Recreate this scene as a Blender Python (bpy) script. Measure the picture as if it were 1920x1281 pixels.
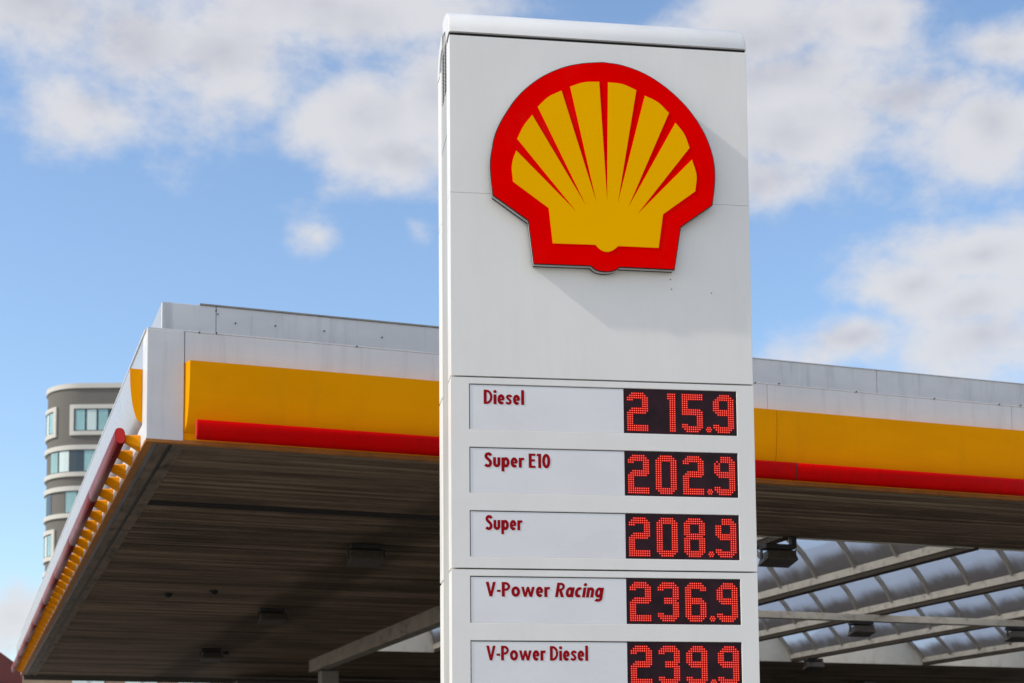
import bpy, bmesh, math, random
from mathutils import Vector, Matrix
random.seed(7)
scene = bpy.context.scene
for o in list(bpy.data.objects):
    bpy.data.objects.remove(o)
COL = scene.collection

# ------------------------------------------------------------------ camera
cam_d = bpy.data.cameras.new('camera')
cam_d.sensor_width = 36.0
cam_d.lens = 2988.6 / 1920 * 36.0
cam_d.shift_y = (1246.4 - 640.5) / 1920
cam_d.clip_start = 0.1
cam_d.clip_end = 3000
cam_d.dof.use_dof = True
cam_d.dof.focus_distance = 9.35
cam_d.dof.aperture_fstop = 4.5
cam = bpy.data.objects.new('camera', cam_d)
cam.matrix_world = (Matrix.Translation((0, 0, 1.6)) @ Matrix.Rotation(math.pi / 2 + 0.08997, 4, 'X')
                    @ Matrix.Rotation(-0.00816, 4, 'Z'))
COL.objects.link(cam)
scene.camera = cam
scene.view_settings.view_transform = 'Standard'
scene.view_settings.look = 'None'
scene.view_settings.gamma = 1.0
scene.view_settings.exposure = EXPOSURE = 0.50
scene.render.film_transparent = False
scene.cycles.transparent_max_bounces = 24
scene.cycles.max_bounces = 5
scene.cycles.diffuse_bounces = 3
scene.cycles.glossy_bounces = 2

# ------------------------------------------------------------------ sun
SUN = Vector((-0.766, -0.222, 0.600)).normalized()
sun_d = bpy.data.lights.new('sun', 'SUN')
sun_d.energy = 2.0
sun_d.angle = math.radians(1.2)
sun_d.color = (1.0, 0.93, 0.82)
sun = bpy.data.objects.new('sun', sun_d)
sun.rotation_euler = SUN.to_track_quat('Z', 'Y').to_euler()
sun.location = (-20, -10, 25)
COL.objects.link(sun)

# ------------------------------------------------------------------ node helpers
def N(nt, typ, **kw):
    n = nt.nodes.new(typ)
    for k, v in kw.items():
        setattr(n, k, v)
    return n
def setin(nt, node, idx, val):
    s = node.inputs[idx]
    if isinstance(val, bpy.types.NodeSocket):
        nt.links.new(val, s)
    else:
        s.default_value = val
def M2(nt, op, a, b=0.0, c=None, clamp=False):
    n = N(nt, 'ShaderNodeMath', operation=op); n.use_clamp = clamp
    setin(nt, n, 0, a); setin(nt, n, 1, b)
    if c is not None: setin(nt, n, 2, c)
    return n.outputs[0]
def V2(nt, op, a, b):
    n = N(nt, 'ShaderNodeVectorMath', operation=op)
    setin(nt, n, 0, a); setin(nt, n, 1, b)
    return n
def noise(nt, vec, scale, detail=4, rough=0.55, dist=0.0):
    n = N(nt, 'ShaderNodeTexNoise')
    if vec is not None: nt.links.new(vec, n.inputs['Vector'])
    n.inputs['Scale'].default_value = scale; n.inputs['Detail'].default_value = detail
    n.inputs['Roughness'].default_value = rough; n.inputs['Distortion'].default_value = dist
    return n.outputs['Fac']
def maprange(nt, v, a, b, c=0.0, d=1.0, smooth=True):
    n = N(nt, 'ShaderNodeMapRange')
    if smooth: n.interpolation_type = 'SMOOTHSTEP'
    for i, x in enumerate((v, a, b, c, d)): setin(nt, n, i, x)
    return n.outputs[0]
def mixc(nt, f, a, b, blend='MIX'):
    n = N(nt, 'ShaderNodeMix', data_type='RGBA', blend_type=blend)
    def put(s, v):
        if isinstance(v, bpy.types.NodeSocket): nt.links.new(v, s)
        elif isinstance(v, (tuple, list)): s.default_value = (*v[:3], 1)
        else: s.default_value = v
    put(n.inputs['Factor'], f)
    ab = [s for s in n.inputs if s.type == 'RGBA']
    put(ab[0], a); put(ab[1], b)
    return [s for s in n.outputs if s.type == 'RGBA'][0]

# ------------------------------------------------------------------ world: sky with drifting cumulus
world = bpy.data.worlds.new('World'); scene.world = world; world.use_nodes = True
nt = world.node_tree; nt.nodes.clear()
world.cycles.sampling_method = 'MANUAL'; world.cycles.sample_map_resolution = 512
sky = N(nt, 'ShaderNodeTexSky', sky_type='NISHITA')
sky.sun_disc = False
sky.sun_elevation = math.asin(SUN.z)
sky.sun_rotation = math.atan2(SUN.x, SUN.y)
sky.air_density = 1.0; sky.dust_density = 0.9; sky.ozone_density = 1.6
SKYS = 0.15
tc = N(nt, 'ShaderNodeTexCoord')
dirv = tc.outputs['Generated']
# warp the directions a little so that cloud outlines billow
wn = N(nt, 'ShaderNodeTexNoise'); wn.inputs['Scale'].default_value = 9; wn.inputs['Detail'].default_value = 3
nt.links.new(dirv, wn.inputs['Vector'])
wv = V2(nt, 'SUBTRACT', wn.outputs['Color'], (0.5, 0.5, 0.5)).outputs[0]
wv = V2(nt, 'MULTIPLY', wv, (0.085, 0.03, 0.055)).outputs[0]
wd = V2(nt, 'ADD', dirv, wv).outputs[0]
CLOUDS = [(-0.266, 0.855, 0.445, 0.055, 0.031, 0.0), (-0.21, 0.874, 0.437, 0.069, 0.038, 0.0), (-0.161, 0.887, 0.433, 0.058, 0.038, 0.0), (-0.102, 0.884, 0.457, 0.102, 0.029, 0.0), (-0.199, 0.88, 0.431, 0.132, 0.056, 0.42), (-0.245, 0.881, 0.406, 0.069, 0.029, 0.3), (-0.083, 0.912, 0.402, 0.047, 0.03, 0.0), (-0.069, 0.921, 0.383, 0.041, 0.018, 0.0), (-0.048, 0.908, 0.417, 0.035, 0.039, 0.0), (-0.123, 0.93, 0.347, 0.03, 0.017, 0.62), (-0.053, 0.936, 0.347, 0.026, 0.014, 0.9), (-0.145, 0.903, 0.404, 0.028, 0.018, 0.6), (0.201, 0.892, 0.404, 0.126, 0.072, 0.45), (0.154, 0.884, 0.442, 0.078, 0.03, 0.0), (0.21, 0.873, 0.441, 0.035, 0.017, 0.0), (0.161, 0.894, 0.418, 0.067, 0.033, 0.0), (0.224, 0.887, 0.403, 0.068, 0.021, 0.0), (0.166, 0.905, 0.391, 0.07, 0.029, 0.0), (0.147, 0.919, 0.367, 0.053, 0.023, 0.0), (0.277, 0.88, 0.387, 0.043, 0.023, 0.0), (0.278, 0.86, 0.428, 0.038, 0.018, 0.15), (0.263, 0.92, 0.289, 0.08, 0.047, 0.42), (0.274, 0.908, 0.317, 0.059, 0.02, 0.0), (0.236, 0.924, 0.3, 0.035, 0.023, 0.0), (0.275, 0.918, 0.285, 0.056, 0.023, 0.1), (0.207, 0.94, 0.271, 0.041, 0.016, 0.0), (0.285, 0.92, 0.268, 0.059, 0.025, 0.1), (-0.298, 0.947, 0.116, 0.037, 0.019, 0.3)]
field = None
for (cx, cy, cz, rx, rz, thin) in CLOUDS:
    d = N(nt, 'ShaderNodeVectorMath', operation='MULTIPLY_ADD'); nt.links.new(wd, d.inputs[0])
    d.inputs[1].default_value = (1 / rx, 0.6 / rx, 1 / rz); d.inputs[2].default_value = (-cx / rx, -0.6 * cy / rx, -cz / rz)
    ln = N(nt, 'ShaderNodeVectorMath', operation='LENGTH'); nt.links.new(d.outputs[0], ln.inputs[0])
    v = ln.outputs['Value'] if not thin else M2(nt, 'ADD', ln.outputs['Value'], thin)
    field = v if field is None else M2(nt, 'MINIMUM', field, v)
field = M2(nt, 'SUBTRACT', 1.36, field)
# cloud cover in the unseen rest of the sky, thickened for neutral fill light
gen = noise(nt, dirv, 2.6, 1, 0.5)
gen = M2(nt, 'MULTIPLY_ADD', gen, 6.0, -2.65)
dc = V2(nt, 'DISTANCE', dirv, (0.0, 0.955, 0.29)).outputs['Value']
gen = M2(nt, 'SUBTRACT', gen, maprange(nt, dc, 0.36, 0.50, 4.0, 0.0))
field = M2(nt, 'MAXIMUM', field, gen)
fb = noise(nt, V2(nt, 'MULTIPLY', dirv, (1.0, 1.0, 1.5)).outputs[0], 15, 7, 0.62, 0.0)
field = M2(nt, 'MULTIPLY_ADD', M2(nt, 'SUBTRACT', fb, 0.5), 2.6, field)
dens = maprange(nt, field, -0.12, 0.98)
shade = maprange(nt, M2(nt, 'MULTIPLY_ADD', fb, -2.2, M2(nt, 'MULTIPLY', field, 0.55)), -0.75, -0.10, 1.0, 0.0)
CLOUDK = 3.05
ccol = mixc(nt, shade, (0.83 * CLOUDK, 0.83 * CLOUDK, 0.92 * CLOUDK), (1.17 * CLOUDK, 1.16 * CLOUDK, 1.19 * CLOUDK))
skyc = mixc(nt, 1.0, sky.outputs[0], (0.95, 1.0, 1.03), 'MULTIPLY')
allc = mixc(nt, M2(nt, 'MULTIPLY', dens, 0.90), skyc, ccol)
bg = N(nt, 'ShaderNodeBackground'); nt.links.new(allc, bg.inputs['Color']); bg.inputs['Strength'].default_value = SKYS
out = N(nt, 'ShaderNodeOutputWorld'); nt.links.new(bg.outputs[0], out.inputs['Surface'])

# ------------------------------------------------------------------ materials
MATS = {}
def mat(name, base, rough=0.5, spec=0.5, metal=0.0, var=0.0, vscale=(3, 3, 3), dirt=None, dirt_amt=0.0, dirt_scale=(5, 5, 1),
        bump=0.0, bscale=40, objvar=0.0, emit=None, es=0.0, coat=0.0):
    m = bpy.data.materials.new(name); m.use_nodes = True
    nt = m.node_tree; b = nt.nodes['Principled BSDF']
    b.inputs['Roughness'].default_value = rough; b.inputs['Metallic'].default_value = metal
    b.inputs['Specular IOR Level'].default_value = spec; b.inputs['Coat Weight'].default_value = coat
    tc = N(nt, 'ShaderNodeTexCoord'); co = tc.outputs['Object']
    c = None
    if var:
        v = V2(nt, 'MULTIPLY', co, vscale).outputs[0]
        f = noise(nt, v, 1.0, 5, 0.6)
        lo = tuple(x * (1 - var) for x in base); hi = tuple(min(1, x * (1 + var)) for x in base)
        c = mixc(nt, maprange(nt, f, 0.3, 0.7), lo, hi)
        r = maprange(nt, f, 0.3, 0.7, rough * 0.85, min(1, rough * 1.2)); nt.links.new(r, b.inputs['Roughness'])
    if dirt:
        v = V2(nt, 'MULTIPLY', co, dirt_scale).outputs[0]
        f = noise(nt, v, 1.0, 6, 0.65)
        f = maprange(nt, f, 0.48, 0.78, 0.0, dirt_amt)
        c = mixc(nt, f, c if c is not None else base, dirt)
    if objvar:
        oi = N(nt, 'ShaderNodeObjectInfo')
        k = maprange(nt, oi.outputs['Random'], 0, 1, 1 - objvar, 1 + objvar, False)
        cc = N(nt, 'ShaderNodeCombineColor')
        for i in range(3): nt.links.new(k, cc.inputs[i])
        c = mixc(nt, 1.0, c if c is not None else base, cc.outputs[0], 'MULTIPLY')
    if c is None: b.inputs['Base Color'].default_value = (*base, 1)
    else: nt.links.new(c, b.inputs['Base Color'])
    if bump:
        f = noise(nt, co, bscale, 4, 0.6)
        bp = N(nt, 'ShaderNodeBump'); bp.inputs['Strength'].default_value = bump; bp.inputs['Distance'].default_value = 0.01
        nt.links.new(f, bp.inputs['Height']); nt.links.new(bp.outputs[0], b.inputs['Normal'])
    if emit:
        b.inputs['Emission Color'].default_value = (*emit, 1); b.inputs['Emission Strength'].default_value = es
    MATS[name] = m
    return m
mat('pylon_white', (0.865, 0.835, 0.785), 0.38, 0.4, var=0.025, vscale=(2, 2, 1.2), dirt=(0.50, 0.49, 0.45), dirt_amt=0.07, dirt_scale=(14, 14, 1.3))
mat('pylon_cap', (0.82, 0.81, 0.79), 0.32, 0.4, var=0.03, vscale=(3, 3, 3))
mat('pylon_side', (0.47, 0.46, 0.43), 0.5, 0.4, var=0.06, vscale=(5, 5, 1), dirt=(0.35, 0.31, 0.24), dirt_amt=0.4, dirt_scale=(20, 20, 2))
mat('dark_gap', (0.012, 0.011, 0.011), 0.8)
mat('name_panel', (0.82, 0.81, 0.805), 0.3, 0.3, var=0.03, vscale=(2, 2, 3))
mat('lettering_red', (0.33, 0.001, 0.006), 0.5, 0.1)
mat('logo_red', (0.90, 0.0, 0.0), 0.6, 0.0, var=0.04, vscale=(2, 2, 2), dirt=(0.85, 0.045, 0.035), dirt_amt=0.2, dirt_scale=(2.2, 2.2, 2.2))
mat('logo_yellow', (1.0, 0.475, 0.0), 0.6, 0.0, var=0.02, vscale=(2, 2, 2))
mat('logo_rim', (0.42, 0.41, 0.40), 0.3, 0.4, metal=0.2)
mat('screen_black', (0.020, 0.004, 0.008), 0.12, 0.22, var=0.5, vscale=(9, 9, 9))
mat('led_red', (0.2, 0.0, 0.0), 0.7, 0.1, emit=(1.0, 0.0, 0.004), es=0.26)
mat('led_core', (0.5, 0.1, 0.05), 0.4, emit=(1.0, 0.13, 0.08), es=0.80)
mat('canopy_white', (0.75, 0.74, 0.73), 0.42, 0.4, var=0.04, vscale=(1.2, 1.2, 3), dirt=(0.40, 0.41, 0.43), dirt_amt=0.35, dirt_scale=(9, 9, 0.7))
mat('parapet_white', (0.76, 0.75, 0.74), 0.5, 0.35, var=0.06, vscale=(1.5, 1.5, 2.5), dirt=(0.36, 0.37, 0.38), dirt_amt=0.5, dirt_scale=(8, 8, 0.8))
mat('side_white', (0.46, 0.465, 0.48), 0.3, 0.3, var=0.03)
mat('canopy_yellow', (0.96, 0.36, 0.0), 0.5, 0.03, var=0.05, vscale=(0.8, 2, 2), dirt=(0.66, 0.27, 0.01), dirt_amt=0.22, dirt_scale=(5, 5, 1.0))
mat('bracket_yellow', (0.85, 0.30, 0.0), 0.5, 0.08, objvar=0.06)
mat('lip_yellow_shaded', (0.45, 0.17, 0.03), 0.6, 0.3, var=0.2, vscale=(3, 3, 3), dirt=(0.16, 0.09, 0.04), dirt_amt=0.7, dirt_scale=(5, 5, 5))  # yellow bottom edge, its shade put into the orange-brown tone
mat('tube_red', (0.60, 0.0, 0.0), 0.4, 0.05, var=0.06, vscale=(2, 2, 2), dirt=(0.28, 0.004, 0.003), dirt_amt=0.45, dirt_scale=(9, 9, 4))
mat('tube_red_shaded', (0.20, 0.003, 0.005), 0.32, 0.12, var=0.1, vscale=(3, 1, 3), dirt=(0.10, 0.004, 0.004), dirt_amt=0.5, dirt_scale=(5, 1, 5))  # side tube: underside shade put into a darker copy of the red
mat('tube_end', (0.66, 0.03, 0.03), 0.4, 0.2)
mat('trim_metal', (0.19, 0.185, 0.185), 0.45, 0.4, var=0.4, vscale=(6, 2, 6), dirt=(0.05, 0.036, 0.022), dirt_amt=0.9, dirt_scale=(4, 1.2, 4))
mat('soffit_trim', (0.20, 0.155, 0.11), 0.75, 0.25, var=0.3, vscale=(4, 4, 4), dirt=(0.03, 0.021, 0.013), dirt_amt=1.0, dirt_scale=(9, 2.5, 5))
mat('deck_dark', (0.03, 0.025, 0.02), 0.9)
mat('beam_cream', (0.62, 0.56, 0.46), 0.6, 0.3, var=0.08, vscale=(4, 4, 4), dirt=(0.16, 0.13, 0.10), dirt_amt=0.6, dirt_scale=(6, 6, 6))
mat('underside_shade', (0.075, 0.058, 0.042), 0.7, 0.2, var=0.2, vscale=(4, 4, 4))  # shade under the skylight beams, put into a dark brown
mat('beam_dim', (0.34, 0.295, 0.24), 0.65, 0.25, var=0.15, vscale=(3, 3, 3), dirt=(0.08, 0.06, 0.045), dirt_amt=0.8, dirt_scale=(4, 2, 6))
mat('glazing_bar', (0.34, 0.31, 0.265), 0.55, 0.3, var=0.15, vscale=(6, 6, 6))
mat('lunette_cream', (0.78, 0.73, 0.62), 0.7, 0.2, var=0.06, vscale=(2, 2, 2), dirt=(0.35, 0.30, 0.22), dirt_amt=0.4, dirt_scale=(3, 3, 2))
mat('lamp_black', (0.012, 0.011, 0.010), 0.5)
mat('lamp_grey', (0.07, 0.056, 0.042), 0.45, var=0.2, vscale=(20, 20, 20))
mat('lamp_glass', (0.055, 0.042, 0.03), 0.3)
mat('bolt_dark', (0.05, 0.045, 0.04), 0.6)
mat('column_grey', (0.26, 0.235, 0.20), 0.6, var=0.08, vscale=(3, 3, 1))
mat('render_grey', (0.175, 0.163, 0.146), 0.85, 0.2, var=0.05, vscale=(0.6, 0.6, 0.6), bump=0.3, bscale=6)
mat('band_white', (0.62, 0.595, 0.535), 0.6, 0.3)
mat('window_glass', (0.30, 0.50, 0.50), 0.10, 0.6, var=0.15, vscale=(0.7, 0.7, 0.3))
mat('window_dark', (0.045, 0.06, 0.065), 0.15, 0.6)
mat('curtain', (0.62, 0.74, 0.72), 0.5)
mat('wall_brown', (0.30, 0.22, 0.15), 0.85, 0.2, var=0.12, vscale=(2, 2, 2))
mat('roof_red', (0.22, 0.045, 0.028), 0.8, 0.2, var=0.2, vscale=(4, 4, 4))
mat('wall_pale', (0.55, 0.56, 0.56), 0.8, 0.2)
mat('shop_dark', (0.10, 0.085, 0.07), 0.6, var=0.2, vscale=(1, 1, 1))
mat('paving', (0.42, 0.385, 0.335), 0.9, 0.25, var=0.12, vscale=(0.4, 0.4, 0.4), dirt=(0.20, 0.19, 0.17), dirt_amt=0.5, dirt_scale=(1.5, 1.5, 1.5), bump=0.4, bscale=60)
mat('asphalt', (0.085, 0.08, 0.073), 0.9, 0.25, var=0.2, vscale=(0.4, 0.4, 0.4), dirt=(0.03, 0.03, 0.03), dirt_amt=0.5, dirt_scale=(1.5, 1.5, 1.5))
mat('concrete', (0.36, 0.33, 0.29), 0.85, 0.25, var=0.12, vscale=(0.7, 0.7, 0.7), bump=0.2, bscale=30)
mat('sign_blue', (0.05, 0.25, 0.50), 0.4)

# soffit boards: weathered brown-grey sheet with long streaks, one darker band above the lamps
def soffit_mat():
    m = bpy.data.materials.new('soffit_board'); m.use_nodes = True
    nt = m.node_tree; b = nt.nodes['Principled BSDF']
    b.inputs['Roughness'].default_value = 0.7; b.inputs['Specular IOR Level'].default_value = 0.12
    tc = N(nt, 'ShaderNodeTexCoord'); oi = N(nt, 'ShaderNodeObjectInfo')
    co = V2(nt, 'ADD', tc.outputs['Object'], V2(nt, 'MULTIPLY', oi.outputs['Location'], (1, 1, 0)).outputs[0]).outputs[0]
    n1 = noise(nt, V2(nt, 'MULTIPLY', co, (0.35, 9, 1)).outputs[0], 1, 6, 0.62)
    c = mixc(nt, maprange(nt, n1, 0.3, 0.72), (0.100, 0.067, 0.042), (0.325, 0.238, 0.160))
    n2 = noise(nt, V2(nt, 'MULTIPLY', co, (0.45, 0.8, 1)).outputs[0], 1, 4, 0.6)
    c = mixc(nt, maprange(nt, n2, 0.45, 0.72, 0, 0.70), c, (0.075, 0.053, 0.036))
    k = maprange(nt, oi.outputs['Random'], 0, 1, 0.70, 1.22, False)
    cc = N(nt, 'ShaderNodeCombineColor')
    for i in range(3): nt.links.new(k, cc.inputs[i])
    c = mixc(nt, 1.0, c, cc.outputs[0], 'MULTIPLY')
    sx = N(nt, 'ShaderNodeSeparateXYZ'); nt.links.new(tc.outputs['Object'], sx.inputs[0])
    wob = M2(nt, 'MULTIPLY_ADD', noise(nt, co, 0.8, 3), 0.5, sx.outputs[0])
    band = M2(nt, 'ABSOLUTE', M2(nt, 'SUBTRACT', wob, 3.15))
    c = mixc(nt, maprange(nt, band, 0.20, 0.55, 0.48, 0.0), c, (0.022, 0.014, 0.009))
    nt.links.new(c, b.inputs['Base Color'])
    MATS['soffit_board'] = m
soffit_mat()

def glass_mat():
    m = bpy.data.materials.new('skylight_glass'); m.use_nodes = True
    nt = m.node_tree; nt.nodes.clear()
    o = N(nt, 'ShaderNodeOutputMaterial')
    tc = N(nt, 'ShaderNodeTexCoord'); oi = N(nt, 'ShaderNodeObjectInfo')
    co = V2(nt, 'ADD', tc.outputs['Object'], oi.outputs['Location']).outputs[0]
    tr = N(nt, 'ShaderNodeBsdfTransparent'); tr.inputs[0].default_value = (0.85, 0.88, 0.92, 1)
    gl = N(nt, 'ShaderNodeBsdfGlossy'); gl.inputs['Roughness'].default_value = 0.12; gl.inputs[0].default_value = (0.8, 0.8, 0.8, 1)
    sx = N(nt, 'ShaderNodeSeparateXYZ'); nt.links.new(tc.outputs['Object'], sx.inputs[0])
    n = noise(nt, co, 1.8, 4, 0.55)
    h = maprange(nt, sx.outputs[2], 0.04, 0.40, 0.62, -0.25)
    g = maprange(nt, M2(nt, 'ADD', h, M2(nt, 'MULTIPLY_ADD', n, 0.9, -0.30)), 0.10, 0.75, 0.0, 1.0)
    tl = N(nt, 'ShaderNodeBsdfTranslucent')
    nt.links.new(mixc(nt, g, (1.0, 1.0, 1.0), (0.30, 0.25, 0.20)), tl.inputs[0])
    df = N(nt, 'ShaderNodeBsdfDiffuse'); nt.links.new(mixc(nt, g, (0.30, 0.31, 0.33), (0.22, 0.175, 0.135)), df.inputs[0])
    m1 = N(nt, 'ShaderNodeMixShader'); m1.inputs[0].default_value = 0.08; nt.links.new(tl.outputs[0], m1.inputs[1]); nt.links.new(df.outputs[0], m1.inputs[2])
    m2 = N(nt, 'ShaderNodeMixShader'); m2.inputs[0].default_value = 0.08; nt.links.new(m1.outputs[0], m2.inputs[1]); nt.links.new(gl.outputs[0], m2.inputs[2])
    m3 = N(nt, 'ShaderNodeMixShader'); nt.links.new(maprange(nt, g, 0.0, 0.6, 0.14, 0.0), m3.inputs[0]); nt.links.new(m2.outputs[0], m3.inputs[1]); nt.links.new(tr.outputs[0], m3.inputs[2])
    nt.links.new(m3.outputs[0], o.inputs['Surface'])
    MATS['skylight_glass'] = m
glass_mat()

# ------------------------------------------------------------------ object helpers
class MB:
    def __init__(s): s.v = []; s.f = []
    def add(s, vs, fs):
        o = len(s.v); s.v += [tuple(v) for v in vs]; s.f += [tuple(i + o for i in f) for f in fs]; return s
    def box(s, x0, x1, y0, y1, z0, z1):
        vs = [(x0, y0, z0), (x1, y0, z0), (x1, y1, z0), (x0, y1, z0), (x0, y0, z1), (x1, y0, z1), (x1, y1, z1), (x0, y1, z1)]
        return s.add(vs, [(0, 3, 2, 1), (4, 5, 6, 7), (0, 1, 5, 4), (1, 2, 6, 5), (2, 3, 7, 6), (3, 0, 4, 7)])
    def loft(s, rings, caps=True):
        n = len(rings[0]); vs = [p for r in rings for p in r]; fs = []
        for k in range(len(rings) - 1):
            for i in range(n):
                j = (i + 1) % n; fs.append((k * n + i, k * n + j, (k + 1) * n + j, (k + 1) * n + i))
        if caps: fs += [tuple(range(n))[::-1], tuple(range((len(rings) - 1) * n, len(rings) * n))]
        return s.add(vs, fs)
    def tube(s, a, b, r, n=8):
        a = Vector(a); b = Vector(b); d = (b - a).normalized()
        x = d.orthogonal().normalized(); y = d.cross(x)
        return s.loft([[p + (x * math.cos(t) + y * math.sin(t)) * r for t in [2 * math.pi * i / n for i in range(n)]] for p in (a, b)])
    def mesh(s, name, m, smooth=False):
        me = bpy.data.meshes.new(name); me.from_pydata(s.v, [], s.f)
        bm = bmesh.new(); bm.from_mesh(me); bmesh.ops.recalc_face_normals(bm, faces=bm.faces); bm.to_mesh(me); bm.free()
        if m: me.materials.append(MATS[m])
        if smooth:
            for p in me.polygons: p.use_smooth = True
        return me
    def build(s, name, m, parent=None, smooth=False, bevel=0.0, loc=None):
        return link(name, s.mesh(name, m, smooth), parent, bevel, loc)
def link(name, me, parent=None, bevel=0.0, loc=None):
    o = bpy.data.objects.new(name, me); COL.objects.link(o)
    if parent: o.parent = parent
    if loc: o.location = loc
    if bevel:
        b = o.modifiers.new('bevel', 'BEVEL'); b.width = bevel; b.segments = 2; b.limit_method = 'ANGLE'
    return o
def empty(name, loc, rz, label, cat, group=None):
    o = bpy.data.objects.new(name, None); COL.objects.link(o); o.location = loc; o.rotation_euler = (0, 0, rz)
    o['label'] = label; o['category'] = cat
    if group: o['group'] = group
    return o
def tag(o, label, cat, group=None):
    o['label'] = label; o['category'] = cat
    if group: o['group'] = group
def catmull(P, k=6):
    out = []
    for i in range(len(P) - 1):
        p0 = P[max(i - 1, 0)]; p1 = P[i]; p2 = P[i + 1]; p3 = P[min(i + 2, len(P) - 1)]
        if i == 0: p0 = (2 * p1[0] - p2[0], 2 * p1[1] - p2[1])
        if i == len(P) - 2: p3 = (2 * p2[0] - p1[0], 2 * p2[1] - p1[1])
        for j in range(k):
            t = j / k
            out.append(tuple(0.5 * (2 * b + (c - a) * t + (2 * a - 5 * b + 4 * c - d) * t * t + (3 * b - a - 3 * c + d) * t ** 3)
                             for a, b, c, d in zip(p0, p1, p2, p3)))
    out.append(P[-1])
    return out

# ------------------------------------------------------------------ ground
g = MB().add([(-600, -200, 0), (600, -200, 0), (600, 1200, 0), (-600, 1200, 0)], [(0, 1, 2, 3)]).build('ground', 'paving')
g['kind'] = 'structure'

CAN = (-2.9521, 12.7011, 0.0); CYAW = 0.33974
# forecourt slab under the canopy
fs = MB().box(-3.0, 29, -2.6, 26.5, 0.004, 0.03).build('forecourt_pavement', 'asphalt', loc=CAN); fs.rotation_euler = (0, 0, CYAW); fs['kind'] = 'structure'

# ================================================================== PRICE SIGN (local x = along face, y = depth, z up)
W = 1.85; DEP = 0.70
PY = empty('price_sign', (-0.3484, 9.2516, 0), 0.14326, 'tall white price pylon with red and yellow scallop emblem and red price digits', 'price sign')
SK = 0.165                                          # depth of the front and the rear shell
ZC, ZR = 6.278, 6.514                               # spring line and ridge of the rounded cap
def cap_mesh(sign):
    # quarter-round shell, extruded along x.  sign=+1 front, -1 rear
    n = 14; prof = []
    for i in range(n + 1):
        a = math.pi / 2 * i / n
        prof.append((0.342 - 0.342 * math.cos(a), ZC + 0.008 + (ZR - ZC - 0.008) * math.sin(a)))
    inn = []
    for i in range(n + 1):
        a = math.pi / 2 * (1 - i / n)
        inn.append((0.342 - (0.342 - 0.15) * math.cos(a), ZC + 0.008 + (ZR - ZC - 0.10) * math.sin(a)))
    P = prof + inn
    if sign < 0: P = [(DEP - y + 0.05 * (y / 0.342), z - 0.05 * (y / 0.342)) for y, z in P]
    m = MB(); r = 0.018
    rings = []
    for x, ins in ((-0.004, 0.012), (0.0, 0.004), (0.012, 0.0), (W - 0.012, 0.0), (W, 0.004), (W + 0.004, 0.012)):
        cy = sum(p[0] for p in P) / len(P)
        rings.append([(x, y + (ins if sign > 0 else -ins) * (1 if i <= n else 0), z - ins * 0.5 * (1 if i <= n else 0)) for i, (y, z) in enumerate(P)])
    m.loft(rings)
    return m
cap_mesh(1).build('cap', 'pylon_cap', PY, smooth=False, bevel=0)
cap_mesh(-1).build('cap', 'pylon_cap', PY)
for o in PY.children:
    for p in o.data.polygons: p.use_smooth = len(p.vertices) == 4
    es = o.modifiers.new('split', 'EDGE_SPLIT'); es.split_angle = math.radians(40)

ROWS = [(4.1135, 3.8380), (3.7320, 3.4575), (3.3520, 3.0765), (2.9620, 2.6845), (2.5810, 2.3040), (2.2000, 1.9230)]
HX0, HX1 = 0.109, 1.7435
HD = 0.022
def module(z0, z1, holes):
    """front shell module: box with recessed rectangular windows in its front face"""
    m = MB()
    zs = sorted([z0, z1] + [z for h in holes for z in h]); xs = [0, HX0, HX1, W]
    def inhole(xa, za, zb):
        return abs(xa - HX0) < 1e-6 and any(abs(za - h[1]) < 1e-6 and abs(zb - h[0]) < 1e-6 for h in holes)
    for i in range(3):
        for k in range(len(zs) - 1):
            if inhole(xs[i], zs[k], zs[k + 1]):
                a, b, c, d = xs[i], xs[i + 1], zs[k], zs[k + 1]
                P = [(a, 0, c), (b, 0, c), (b, 0, d), (a, 0, d)]; Q = [(x, HD + .02, z) for x, _, z in P]
                m.add(P + Q, [(0, 1, 5, 4), (1, 2, 6, 5), (2, 3, 7, 6), (3, 0, 4, 7)])
            else:
                m.add([(xs[i], 0, zs[k]), (xs[i + 1], 0, zs[k]), (xs[i + 1], 0, zs[k + 1]), (xs[i], 0, zs[k + 1])], [(0, 1, 2, 3)])
    if holes:  # back wall of the module
        pass
    m.add([(0, SK, z0), (W, SK, z0), (W, SK, z1), (0, SK, z1)], [(3, 2, 1, 0)])
    m.add([(0, 0, z0), (0, SK, z0), (0, SK, z1), (0, 0, z1)], [(3, 2, 1, 0)])
    m.add([(W, 0, z0), (W, SK, z0), (W, SK, z1), (W, 0, z1)], [(0, 1, 2, 3)])
    m.add([(0, 0, z0), (W, 0, z0), (W, SK, z0), (0, SK, z0)], [(3, 2, 1, 0)])
    m.add([(0, 0, z1), (W, 0, z1), (W, SK, z1), (0, SK, z1)], [(0, 1, 2, 3)])
    me = bpy.data.meshes.new('front_panel'); me.from_pydata(m.v, [], m.f)
    bm = bmesh.new(); bm.from_mesh(me); bmesh.ops.remove_doubles(bm, verts=bm.verts, dist=1e-5)
    bmesh.ops.recalc_face_normals(bm, faces=bm.faces); bm.to_mesh(me); bm.free()
    me.materials.append(MATS['pylon_white'])
    return me
G = 0.005
link('front_panel', module(5.2815, ZC - 0.017, []), PY, bevel=0.003)
link('front_panel', module(4.156 + G, 5.2795, []), PY, bevel=0.003)
mod_a = link('front_panel', module(3.005 + G, 4.156 - G, ROWS[:3]), PY, bevel=0.003)
mod_b = link('front_panel', module(0.10, 3.005 - G, ROWS[3:]), PY, bevel=0.003)
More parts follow.
